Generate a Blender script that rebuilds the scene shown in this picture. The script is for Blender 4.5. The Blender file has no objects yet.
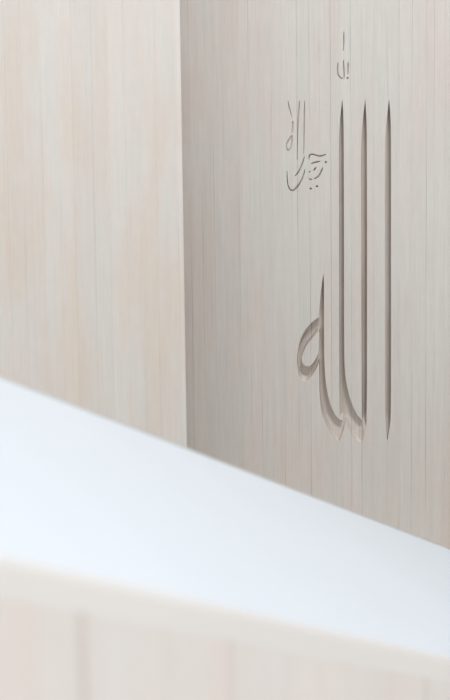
import bpy, bmesh, math, random
from mathutils import Vector, Matrix
from mathutils.geometry import delaunay_2d_cdt

random.seed(4)
C = bpy.context.scene.collection

# ------------------------------------------------------------------ camera
W, H = 450, 700
F = 800.0                      # focal length in pixels
CX, CY = 390.0, -71.0          # where the optical axis sits (a lens shifted down, as for upright walls)
PITCH = math.radians(3.5)
CAM = Vector((0, 0, 4.0))
cam_d = bpy.data.cameras.new('camera')
cam = bpy.data.objects.new('camera', cam_d)
C.objects.link(cam)
cam.location = CAM
cam.rotation_euler = (math.radians(90) - PITCH, 0, 0)
cam_d.sensor_fit = 'AUTO'
cam_d.sensor_width = 36
cam_d.lens = 36 * F / H
cam_d.shift_x = (W / 2 - CX) / H
cam_d.shift_y = (CY - H / 2) / H
cam_d.clip_start = 0.02
bpy.context.scene.camera = cam
ROT = cam.rotation_euler.to_matrix()

def ray(x, y):
    return ROT @ Vector(((x - CX) / F, -(y - CY) / F, -1.0))

WALL_Y = 4.5                   # face of the carved wall
SLAB_Y = 4.0                   # face of the nearer wall on the left

def on_y(x, y, Y=WALL_Y):
    r = ray(x, y)
    return CAM + r * (Y / r.y)

# ------------------------------------------------------------------ materials
def nodes(name):
    m = bpy.data.materials.new(name)
    m.use_nodes = True
    nt = m.node_tree
    nt.nodes.clear()
    out = nt.nodes.new('ShaderNodeOutputMaterial')
    b = nt.nodes.new('ShaderNodeBsdfPrincipled')
    nt.links.new(b.outputs[0], out.inputs[0])
    b.inputs['Specular IOR Level'].default_value = 0.25
    return m, nt, b

def srgb(r, g, b):
    f = lambda c: ((c / 255 + 0.055) / 1.055) ** 2.4 if c > 10 else c / 255 / 12.92
    return (f(r), f(g), f(b), 1)

def wood(name, base, warm, grey, seam, board=16.0, seam_w=0.03, seam_amt=0.5, axis='X', patch=0.5,
         grain=0.25, rough=0.7, bump=0.25, offset=0.0):
    """pale lime-washed boards standing upright: seams, per-board tone, drifting stains, fine grain"""
    m, nt, b = nodes(name)
    N, L = nt.nodes.new, nt.links.new
    tc = N('ShaderNodeTexCoord')
    sp = N('ShaderNodeSeparateXYZ'); L(tc.outputs['Object'], sp.inputs[0])
    def math_(op, a, b2=None):
        n = N('ShaderNodeMath'); n.operation = op
        for i, v in enumerate((a, b2)):
            if v is None: continue
            if isinstance(v, (int, float)): n.inputs[i].default_value = v
            else: L(v, n.inputs[i])
        return n.outputs[0]
    if axis == 'X': u = sp.outputs['X']
    elif axis == 'Y': u = sp.outputs['Y']
    else: u = math_('ADD', sp.outputs['X'], sp.outputs['Y'])
    u = math_('ADD', u, offset)
    w = math_('MULTIPLY', u, board)
    def vor(feat):
        v = N('ShaderNodeTexVoronoi'); v.voronoi_dimensions = '1D'; v.feature = feat
        v.inputs['Scale'].default_value = 1.0; v.inputs['Randomness'].default_value = 0.75
        L(w, v.inputs['W']); return v
    ve, vc = vor('DISTANCE_TO_EDGE'), vor('F1')
    bw = N('ShaderNodeSeparateColor'); L(vc.outputs['Color'], bw.inputs[0])
    def noise(sx, sz, detail, rough_=0.55, dist=0.0, per_board=False):
        c = N('ShaderNodeCombineXYZ')
        L(math_('MULTIPLY', u, sx), c.inputs[0])
        L(math_('MULTIPLY', sp.outputs['Z'], sz), c.inputs[2])
        if per_board: L(math_('MULTIPLY', bw.outputs[0], 40.0), c.inputs[1])
        n = N('ShaderNodeTexNoise'); n.inputs['Scale'].default_value = 1
        n.inputs['Detail'].default_value = detail; n.inputs['Roughness'].default_value = rough_
        n.inputs['Distortion'].default_value = dist
        L(c.outputs[0], n.inputs['Vector']); return n.outputs['Fac']
    def ramp(v, a, b2):
        n = N('ShaderNodeMapRange'); n.clamp = True
        n.inputs['From Min'].default_value = a; n.inputs['From Max'].default_value = b2
        L(v, n.inputs['Value']); return n.outputs['Result']
    def mix(f, a, b2, mode='MIX'):
        n = N('ShaderNodeMix'); n.data_type = 'RGBA'; n.blend_type = mode
        if isinstance(f, (int, float)): n.inputs[0].default_value = f
        else: L(f, n.inputs[0])
        for i, v in ((6, a), (7, b2)):
            if isinstance(v, tuple): n.inputs[i].default_value = v
            else: L(v, n.inputs[i])
        return n.outputs[2]
    col = mix(math_('MULTIPLY', ramp(noise(4.5, 0.9, 4, dist=0.5), 0.42, 0.72), patch), base, warm)
    col = mix(math_('MULTIPLY', ramp(noise(9, 1.4, 4, per_board=True), 0.45, 0.80), patch * 0.6), col, grey)
    tone = math_('MULTIPLY', math_('SUBTRACT', bw.outputs[1], 0.5), 0.035)
    g1 = math_('MULTIPLY', math_('SUBTRACT', noise(170, 3.0, 3, 0.6), 0.5), grain)
    g2 = math_('MULTIPLY', math_('SUBTRACT', noise(45, 1.2, 2, 0.6), 0.5), grain * 0.7)
    g3 = math_('MULTIPLY', math_('SUBTRACT', noise(26, 11, 5, 0.65, 0.3), 0.5), 0.09)      # cloudy wash and dents
    val = math_('ADD', math_('ADD', math_('ADD', 1.0, g3), tone), math_('ADD', g1, g2))
    cb = N('ShaderNodeCombineColor')
    for i in range(3): L(val, cb.inputs[i])
    col = mix(1.0, col, cb.outputs[0], 'MULTIPLY')
    line = math_('SUBTRACT', 1.0, ramp(ve.outputs['Distance'], seam_w * 0.3, seam_w))
    fade = ramp(noise(16, 0.8, 3, per_board=False), 0.46, 0.70)
    sm = math_('MULTIPLY', line, math_('MULTIPLY', fade, seam_amt))
    # short dark flecks: open pores and resin streaks
    fl = ramp(noise(120, 9.0, 2, 0.5), 0.70, 0.80)
    sm2 = math_('MULTIPLY', fl, seam_amt * 0.35)
    col = mix(sm, col, seam)
    col = mix(sm2, col, seam)
    L(col, b.inputs['Base Color'])
    b.inputs['Roughness'].default_value = rough
    bp = N('ShaderNodeBump'); bp.inputs['Strength'].default_value = bump
    bp.inputs['Distance'].default_value = 0.003
    L(math_('SUBTRACT', math_('MULTIPLY', g1, 2.0), math_('MULTIPLY', line, 1.0)), bp.inputs['Height'])
    L(bp.outputs[0], b.inputs['Normal'])
    return m

M_wall = wood('limewashed_boards', srgb(214, 208, 200), srgb(214, 199, 190), srgb(207, 205, 198),
              srgb(122, 108, 100), board=15.0, seam_w=0.035, seam_amt=0.5, patch=0.75, grain=0.19)
M_slab = wood('pale_boards', srgb(226, 219, 211), srgb(226, 210, 195), srgb(220, 216, 210),
              srgb(170, 152, 138), board=12.0, seam_w=0.06, seam_amt=0.16, patch=0.9, grain=0.11, axis='X')
M_panel = wood('parapet_boards', srgb(228, 220, 213), srgb(229, 212, 198), srgb(223, 218, 213),
              srgb(176, 156, 142), board=5.0, seam_w=0.07, seam_amt=0.42, patch=0.6, grain=0.10, axis='XY', bump=0.1, offset=0.51)
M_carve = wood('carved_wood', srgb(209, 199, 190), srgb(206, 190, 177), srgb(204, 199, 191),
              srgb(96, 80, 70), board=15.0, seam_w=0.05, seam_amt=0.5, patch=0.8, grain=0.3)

def plain(name, col, rough=0.6, var=0.03, scale=3.0):
    m, nt, b = nodes(name)
    n = nt.nodes.new('ShaderNodeTexNoise'); n.inputs['Scale'].default_value = scale
    n.inputs['Detail'].default_value = 4
    tc = nt.nodes.new('ShaderNodeTexCoord'); nt.links.new(tc.outputs['Object'], n.inputs['Vector'])
    mx = nt.nodes.new('ShaderNodeMix'); mx.data_type = 'RGBA'
    mx.inputs[6].default_value = tuple(c * (1 - var) for c in col[:3]) + (1,)
    mx.inputs[7].default_value = tuple(min(1, c * (1 + var)) for c in col[:3]) + (1,)
    nt.links.new(n.outputs['Fac'], mx.inputs[0]); nt.links.new(mx.outputs[2], b.inputs['Base Color'])
    b.inputs['Roughness'].default_value = rough
    return m

M_cap = plain('white_capping', srgb(224, 229, 234), 0.55, 0.025)
M_trim = plain('grey_white_edge', srgb(230, 224, 218), 0.6, 0.03)
M_rim = plain('grey_rim', srgb(200, 197, 193), 0.6, 0.03)
M_floor = plain('stone_floor', srgb(222, 217, 210), 0.55, 0.06)

# ------------------------------------------------------------------ helpers
def link(name, bm, mat, parent=None, smooth=False):
    bmesh.ops.recalc_face_normals(bm, faces=bm.faces)
    me = bpy.data.meshes.new(name)
    bm.to_mesh(me); bm.free()
    for m in (mat if isinstance(mat, (list, tuple)) else [mat]): me.materials.append(m)
    if smooth:
        for p in me.polygons: p.use_smooth = True
    o = bpy.data.objects.new(name, me)
    C.objects.link(o)
    if parent:
        o.parent = parent
        o.matrix_parent_inverse = Matrix.Translation(-parent.location)
    return o

def inside(x, y, poly):
    r = False
    n = len(poly)
    for i in range(n):
        a, b = poly[i], poly[(i + 1) % n]
        if (a[1] > y) != (b[1] > y) and x < (b[0] - a[0]) * (y - a[1]) / (b[1] - a[1]) + a[0]: r = not r
    return r

def fill(rings, extra=()):
    """triangulate the area between closed rings (even-odd); returns 2-D points and triangles"""
    pts, edges = [], []
    for r in rings:
        k = len(pts)
        pts += [Vector((p[0], p[1])) for p in r]
        edges += [(k + i, k + (i + 1) % len(r)) for i in range(len(r))]
    pts += [Vector(p) for p in extra]
    co, _, faces = delaunay_2d_cdt(pts, edges, [], 0, 1e-6)[:3]
    keep = []
    for f in faces:
        cx = sum(co[i].x for i in f) / len(f); cy = sum(co[i].y for i in f) / len(f)
        if sum(inside(cx, cy, r) for r in rings) % 2: keep.append(f)
    return co, keep

def box(bm, lo, hi):
    v = [bm.verts.new((x, y, z)) for x in (lo[0], hi[0]) for y in (lo[1], hi[1]) for z in (lo[2], hi[2])]
    for f in ((0, 1, 3, 2), (4, 6, 7, 5), (0, 4, 5, 1), (2, 3, 7, 6), (0, 2, 6, 4), (1, 5, 7, 3)):
        bm.faces.new([v[i] for i in f])
    return v

def structure(o):
    o['kind'] = 'structure'
    return o

def catmull(pts, n=6, closed=False):
    """smooth curve through points"""
    P = [Vector(p) for p in pts]
    out = []
    K = len(P)
    rng = range(K) if closed else range(K - 1)
    for i in rng:
        if closed: a, b, c, d = P[(i - 1) % K], P[i], P[(i + 1) % K], P[(i + 2) % K]
        else: a, b, c, d = P[max(i - 1, 0)], P[i], P[i + 1], P[min(i + 2, K - 1)]
        for k in range(n):
            t = k / n
            out.append(0.5 * ((2 * b) + (c - a) * t + (2 * a - 5 * b + 4 * c - d) * t * t + (3 * b - a - 3 * c + d) * t ** 3))
    if not closed: out.append(P[-1])
    return out

def ribbon(pts, widths, n=5):
    """outline of a pen stroke: centre line with a width at each point (pixels of the photo)"""
    c = catmull([(x, y) for x, y in pts], n)
    K = len(pts) - 1
    L_, R_ = [], []
    for i, p in enumerate(c):
        t = i / (len(c) - 1) * K
        j = min(int(t), K - 1); f = t - j
        w = (widths[j] * (1 - f) + widths[j + 1] * f) / 2
        q = c[min(i + 1, len(c) - 1)] - c[max(i - 1, 0)]
        q.normalize()
        nrm = Vector((-q.y, q.x))
        L_.append(p + nrm * w); R_.append(p - nrm * w)
    return L_ + R_[::-1]

def blob(x, y, r, k=8):
    """a carved nib dot: a small rhombus with rounded sides"""
    return [Vector((x + r * math.cos(a) * (1.15 if i % 2 == 0 else 0.9), y + r * math.sin(a) * (1.15 if i % 2 == 0 else 0.9)))
            for i, a in ((i, 2 * math.pi * i / k) for i in range(k))]

# ------------------------------------------------------------------ the carved lettering
# big word: the lone upright
alif = ([(389.0, 98.5)] + catmull([(390.2, 112), (390.9, 140), (391.0, 260), (390.9, 400), (390.0, 425)], 4)
        + [(387.4, 441.0)] + catmull([(385.9, 425), (385.3, 395), (385.2, 260), (385.2, 150), (386.6, 122)], 4))
# big word: two uprights running into bowls, the stem on the left and the teardrop loop
body = []
def add(*p): body.extend(p)
add((342.2, 99))
add(*catmull([(343.2, 112), (343.7, 140), (344.0, 240), (344.2, 340), (345.0, 372), (347.5, 388), (352.0, 404), (357.5, 415), (362.0, 420.0), (363.2, 420.6)], 4)[:-1])
add((362.6, 419.2))
body.pop()
# right edge of the first upright is the left edge of the second island; then the left edge of the second upright, upward
add(*catmull([(362.3, 420.6), (361.9, 400), (361.6, 340), (361.4, 240), (361.3, 150), (362.6, 122)], 4)[:-1])
add((365.2, 98.5))
add(*catmull([(366.0, 112), (366.8, 140), (367.0, 260), (366.9, 380), (366.4, 424)], 4))
add(*catmull([(366.4, 424), (364.4, 434), (361.6, 443.0)], 3)[1:])
add(*catmull([(361.6, 443.0), (357.5, 440.5), (351.5, 433.5), (346.3, 424.5), (345.2, 422.5)], 3)[1:])
add(*catmull([(345.2, 422.5), (343.2, 431), (339.0, 441.5)], 3)[1:])
add(*catmull([(339.0, 441.5), (334.5, 438), (327.5, 427.5), (322.0, 414.0), (319.8, 398), (319.2, 375), (319.0, 364.0)], 3)[1:])
add(*catmull([(318.6, 363.0), (316.0, 369.5), (312.0, 375.5), (307.0, 380.5), (303.0, 381.0), (299.4, 377.0), (297.5, 369.0),
              (297.0, 358), (298.5, 347), (302.8, 334.0), (311.0, 323.0), (319.3, 317.0)], 4))
add(*catmull([(319.3, 316.6), (319.8, 305), (321.2, 290), (323.4, 273.5)], 3)[1:-1])
add((323.4, 273.5))
add(*catmull([(324.0, 285), (324.0, 310), (324.0, 340), (324.6, 366), (326.2, 385), (330.0, 403), (336.0, 416), (341.0, 419.8), (343.0, 420.0)], 4)[:-1])
add(*catmull([(339.8, 419.9), (339.6, 400), (339.3, 340), (339.2, 240), (339.1, 150), (340.0, 120)], 4))
loop_island = catmull([(319.0, 332.0), (312.5, 338.0), (306.0, 346.5), (302.3, 356.0), (302.2, 361.5), (304.0, 365.0), (308.5, 366.2), (313.0, 363.0),
                       (316.8, 356.5), (318.8, 350.0)], 4, closed=True)

DEPTH = 0.050
def V2(l): return [Vector((p[0], p[1])) for p in l]
alif, body, loop_island = V2(alif), V2(body), V2(loop_island)

small = []     # phrase left of the big word
def s(pts, w): small.append(ribbon(pts, w))
s([(288.1, 101), (288.9, 106), (290.6, 112), (292.1, 118)], [0.4, 1.2, 0.8, 0.3])
s([(292.8, 121), (292.6, 127), (292.0, 133)], [1.0, 1.9, 1.6])
small.append('loop')
s([(299.4, 101), (299.0, 108), (298.2, 118), (297.7, 130), (297.4, 145), (297.2, 160)], [0.5, 1.5, 1.8, 1.4, 0.8, 0.5])
s([(304.7, 101), (304.4, 112), (304.1, 130), (303.9, 146), (303.7, 154)], [0.5, 1.4, 1.2, 0.8, 0.4])
s([(304.4, 156.5), (302.9, 162), (300.2, 168.8), (297.6, 173), (295.2, 176)], [0.7, 1.5, 1.7, 1.6, 0.8])
s([(305.0, 169), (303.8, 174), (301.0, 181), (297.0, 187), (293.3, 190.3), (290.2, 189.6), (288.0, 185), (287.2, 178), (287.0, 171)],
  [0.5, 1.3, 1.8, 2.2, 2.4, 1.9, 1.2, 0.9, 0.5])
s([(309.2, 160), (309.2, 156.8), (310.6, 154.4), (314.0, 154.6), (318.5, 156.0), (322, 155.8), (325.8, 154.3)], [0.6, 1.3, 1.5, 1.6, 1.7, 1.8, 0.9])
s([(311.2, 163.8), (314.2, 162.6), (317.4, 161.9), (320.3, 161.2)], [1.0, 1.9, 1.8, 0.8])
s([(313.4, 170.6), (315.0, 168.9), (316.2, 167.0)], [1.3, 1.8, 0.8])
s([(322.6, 167.3), (321.2, 171.6), (318.2, 176.4), (314.0, 179.0)], [0.7, 1.8, 2.0, 0.9])
s([(308.7, 178.4), (310.6, 179.5), (312.2, 179.6)], [0.6, 1.5, 0.9])
small_dots = [blob(325.8, 162.1, 1.3), blob(309.6, 171.8, 0.8), blob(310.7, 188.7, 1.25), blob(317.1, 186.3, 1.2)]
# the small teardrop: a ring of its own, with an island
sl_out = catmull([(292.2, 135.0), (292.6, 141), (291.6, 147.5), (289.2, 151.0), (287.0, 150.4), (285.8, 147), (286.4, 142.8), (289.4, 137.6)], 4, closed=True)
sl_in = catmull([(291.2, 139.6), (291.0, 144), (289.9, 147.8), (288.5, 149.2), (287.4, 148.2), (287.2, 145.6), (288.2, 142.4)], 4, closed=True)

tiny = [ribbon([(343.8, 31.5), (343.8, 38), (343.7, 44), (343.6, 51)], [0.4, 1.2, 1.1, 0.4]),
        ribbon([(338.1, 62.3), (337.6, 68), (337.8, 73), (339.6, 76.8), (342.2, 78.3), (343.8, 77.2), (343.9, 72), (343.6, 66), (343.5, 60)],
               [0.6, 1.5, 1.5, 1.5, 1.9, 1.8, 1.8, 1.5, 0.5]),
        ribbon([(348.2, 62.3), (347.9, 68), (347.8, 74.5)], [0.9, 1.8, 1.1])]
tiny_dots = [blob(347.6, 78.0, 1.1)]

def seg_dist(p, a, b):
    a, b = Vector(a), Vector(b)
    t = max(0, min(1, (p - a).dot(b - a) / (b - a).length_squared))
    return (p - a - (b - a) * t).length

def depth_big(p):
    d = DEPTH
    if p.y > 420:                                     # the bowls and the foot of the upright run out shallow
        d *= max(0.45, 1 - (p.y - 420) / 22 * 0.55)
    for a, b in (((365.4, 429), (361.6, 443)),):    # and fade out to the right
        d *= max(0.06, min(1, seg_dist(p, a, b) / 5))
    return d

def carve(name, outline, parent, depth, island=None, label=None, flare=0.0, grid=None):
    """side walls and floor of a groove cut into the wall face; flare slopes the lower ledges"""
    bm = bmesh.new()
    rings = [outline] + ([island] if island else [])
    low = []
    for k, r in enumerate(rings):
        n = len(r)
        area2 = sum(r[i].x * r[(i + 1) % n].y - r[(i + 1) % n].x * r[i].y for i in range(n))
        sg = 1 if area2 > 0 else -1
        q = []
        for i, p in enumerate(r):
            t = (r[(i + 1) % n] - r[i - 1]).normalized()
            out = Vector((t.y, -t.x)) * sg
            f = flare * max(0, min(1, (p.y - 345) / 25)) if k == 0 else 0
            f *= max(0, out.y) ** 0.7 if out.y > 0.15 and out.x < 0.2 else 0
            q.append(p - out * f)
        low.append(q)
    extra = []
    if grid:
        x0, y0, x1, y1, st = grid
        for i in range(int((x1 - x0) / st)):
            for j in range(int((y1 - y0) / st)):
                p = Vector((x0 + i * st + 0.31, y0 + j * st + 0.17))
                if sum(inside(p.x, p.y, r) for r in low) % 2: extra.append(p)
    co, faces = fill(low, extra)
    key, flo = {}, []
    for p in co:
        q = on_y(p.x, p.y); q.y += depth(p)
        v = bm.verts.new(q); flo.append(v)
        key[(round(p.x, 3), round(p.y, 3))] = v
    for f in faces: bm.faces.new([flo[i] for i in f])
    for r, l in zip(rings, low):
        top = [bm.verts.new(on_y(p.x, p.y)) for p in r]
        n = len(r)
        bot = [key[(round(p.x, 3), round(p.y, 3))] for p in l]
        for i in range(n):
            bm.faces.new((top[i], top[(i + 1) % n], bot[(i + 1) % n], bot[i]))
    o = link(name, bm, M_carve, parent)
    if label: o['label'] = label
    return o

def thing(name, label, cat, loc, group=None):
    o = bpy.data.objects.new(name, None)
    C.objects.link(o)
    o.location = loc
    o.empty_display_size = 0.1
    o['label'] = label; o['category'] = cat
    if group: o['group'] = group
    return o

big = thing('carved_inscription', 'tall carved Arabic word with three long uprights and a teardrop loop in the wooden wall',
            'carved writing', on_y(365, 441))
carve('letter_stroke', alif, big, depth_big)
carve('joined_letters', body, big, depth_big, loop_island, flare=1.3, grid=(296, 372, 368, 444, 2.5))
phrase = thing('carved_inscription', 'small carved Arabic phrase with curling letters and dots, left of the tall uprights',
               'carved writing', on_y(305, 190))
holes, islands = [alif, body], [loop_island]
d_s = lambda p: 0.010 if p.x < 308 and p.y < 160 else 0.017
for o in small:
    if isinstance(o, str):
        carve('letter_loop', sl_out, phrase, d_s, sl_in); holes.append(sl_out); islands.append(sl_in)
    else:
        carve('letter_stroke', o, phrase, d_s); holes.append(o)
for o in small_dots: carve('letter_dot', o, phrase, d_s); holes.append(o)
crest = thing('carved_inscription', 'tiny carved Arabic letters, a thin upright over a small hook, above the tall uprights',
              'carved writing', on_y(343, 79))
d_t = lambda p: 0.013
for o in tiny: carve('letter_stroke', o, crest, d_t); holes.append(o)
for o in tiny_dots: carve('letter_dot', o, crest, d_t); holes.append(o)

# ------------------------------------------------------------------ the setting
X0, X1, ZT = -4.2, 4.2, 6.0
bm = bmesh.new()
outer = [Vector((X0, WALL_Y, 0)), Vector((X1, WALL_Y, 0)), Vector((X1, WALL_Y, ZT)), Vector((X0, WALL_Y, ZT))]
rings = [outer] + [[on_y(p.x, p.y) for p in h] for h in holes]
flat = [[(p.x, p.z) for p in r] for r in rings] + [[(q.x, q.z) for q in (on_y(p.x, p.y) for p in isl)] for isl in islands]
co, faces = fill(flat)
vs = [bm.verts.new((p.x, WALL_Y, p.y)) for p in co]
for f in faces: bm.faces.new([vs[i] for i in f])
a = vs[:4]
bk = [bm.verts.new(v.co + Vector((0, 0.3, 0))) for v in a]
bm.faces.new(bk)
for i in range(4): bm.faces.new((a[i], a[(i + 1) % 4], bk[(i + 1) % 4], bk[i]))
structure(link('wall_back', bm, M_wall))

# the nearer wall on the left: its end is cut back at an angle
xe = on_y(183.0, 220, SLAB_Y).x
bm = bmesh.new()
foot = ((X0, SLAB_Y), (xe - 0.004, SLAB_Y), (xe, SLAB_Y + 0.004), (xe - 0.17, SLAB_Y + 0.22), (X0, SLAB_Y + 0.22))
lo = [bm.verts.new((x, y, 0)) for x, y in foot]; hi = [bm.verts.new((x, y, ZT)) for x, y in foot]
bm.faces.new(lo[::-1]); bm.faces.new(hi)
for i in range(5): bm.faces.new((lo[i], lo[(i + 1) % 5], hi[(i + 1) % 5], hi[i]))
structure(link('wall_left', bm, M_slab))

bm = bmesh.new(); box(bm, (2.6, 0.8, 0), (2.8, WALL_Y, ZT))  # unseen wall, added only to cut the light on the right
structure(link('wall_right_blocker', bm, M_cap))
bm = bmesh.new(); box(bm, (X0, -2.5, -0.2), (X1, WALL_Y + 0.3, 0.0))
structure(link('floor', bm, M_floor))

# ------------------------------------------------------------------ the sloping parapet in front
d = ray(1140, 813); d = d / d.y                        # the way it runs: away to the right and down
e = Vector((-d.y, d.x, 0)).normalized()                # level, across its top
nrm = d.cross(e)
Y0 = 1.1
r0 = ray(0, 560); P0 = CAM + r0 * (Y0 / r0.y)          # a point on the near edge
rf = ray(0, 375); tt = (P0 - CAM).dot(nrm) / rf.dot(nrm)
PF = CAM + rf * tt                                      # a point on the far edge
WIDTH = (PF - P0).dot(e)
print('PARAPET', P0, PF, 'width', WIDTH, 'd', d)
S0, S1 = -0.62, (0.14 - P0.z) / d.z
def pp(s_, t_, dz=0.0): return P0 + d * s_ + e * t_ + Vector((0, 0, dz))

def prism(bm, t0, t1, z0, z1, s0=S0, s1=S1, to_floor=False):
    q = []
    for s_ in (s0, s1):
        for k, (t_, dz) in enumerate(((t0, z0), (t1, z0), (t1, z1), (t0, z1))):
            p = pp(s_, t_, dz)
            if to_floor and k < 2: p.z = 0.0
            q.append(bm.verts.new(p))
    bm.faces.new(q[:4][::-1]); bm.faces.new(q[4:])
    for i in range(4): bm.faces.new((q[i], q[(i + 1) % 4], q[4 + (i + 1) % 4], q[4 + i]))
    return q

par = thing('stair_parapet', 'broad sloping parapet with white top and pale wooden side, out of focus in front', 'parapet',
            Vector((pp(S1 / 2, WIDTH / 2).x, pp(S1 / 2, WIDTH / 2).y, 0)))
bm = bmesh.new(); prism(bm, 0.012, WIDTH - 0.022, -0.05, 0.0)
o = link('capping', bm, M_cap, par); o['label'] = 'smooth white sloping top'
bm = bmesh.new(); q = prism(bm, 0.0, 0.012, -0.055, 0.0)
bmesh.ops.bevel(bm, geom=[ed for ed in bm.edges if ed.calc_length() > 0.5 and q[3] in ed.verts], offset=0.004, segments=2, affect='EDGES')
o = link('edge_strip', bm, M_trim, par); o['label'] = 'grey white edge strip along the near side'
bm = bmesh.new(); prism(bm, WIDTH - 0.022, WIDTH, -0.055, 0.0)
bmesh.ops.bevel(bm, geom=[ed for ed in bm.edges if ed.calc_length() > 0.5], offset=0.012, segments=3, affect='EDGES')
o = link('edge_strip', bm, M_rim, par); o['label'] = 'grey edge strip along the far side'
bm = bmesh.new(); prism(bm, 0.0, WIDTH - 0.001, -0.055, -0.055, to_floor=True)
bm.normal_update()
bmesh.ops.recalc_face_normals(bm, faces=bm.faces)
for f in bm.faces:
    if f.normal.dot(e) > 0.9: f.material_index = 1  # hidden far face whitened to bounce light onto the lower back wall
o = link('side_panel', bm, [M_panel, M_cap], par); o['label'] = 'pale wooden boarded side'

# ------------------------------------------------------------------ light
def area(name, loc, target, size, power, col=(1, 1, 1)):
    l = bpy.data.lights.new(name, 'AREA'); l.shape = 'RECTANGLE'
    l.size, l.size_y = size; l.energy = power; l.color = col
    o = bpy.data.objects.new(name, l); C.objects.link(o)
    o.location = loc
    o.rotation_euler = (Vector(target) - Vector(loc)).to_track_quat('-Z', 'Y').to_euler()
    return o
area('skylight', (2.1, -2.06, 13.4), (-0.3, 4.5, 1.6), (1.7, 1.7), 1080, (0.95, 0.975, 1.0))
world = bpy.data.worlds.new('world'); bpy.context.scene.world = world
world.use_nodes = True
bg = world.node_tree.nodes['Background']
bg.inputs[0].default_value = (0.93, 0.965, 1.0, 1); bg.inputs[1].default_value = 0.745

cam_d.dof.use_dof = True
cam_d.dof.focus_distance = (on_y(350, 250) - CAM).dot(ROT @ Vector((0, 0, -1)))
ap = 0.038
cam_d.dof.aperture_fstop = (cam_d.lens / 1000) / ap
cam_d.dof.aperture_blades = 0

sc = bpy.context.scene
sc.view_settings.view_transform = 'Standard'
sc.view_settings.look = 'None'
sc.view_settings.exposure = 0.0
sc.view_settings.gamma = 1.0
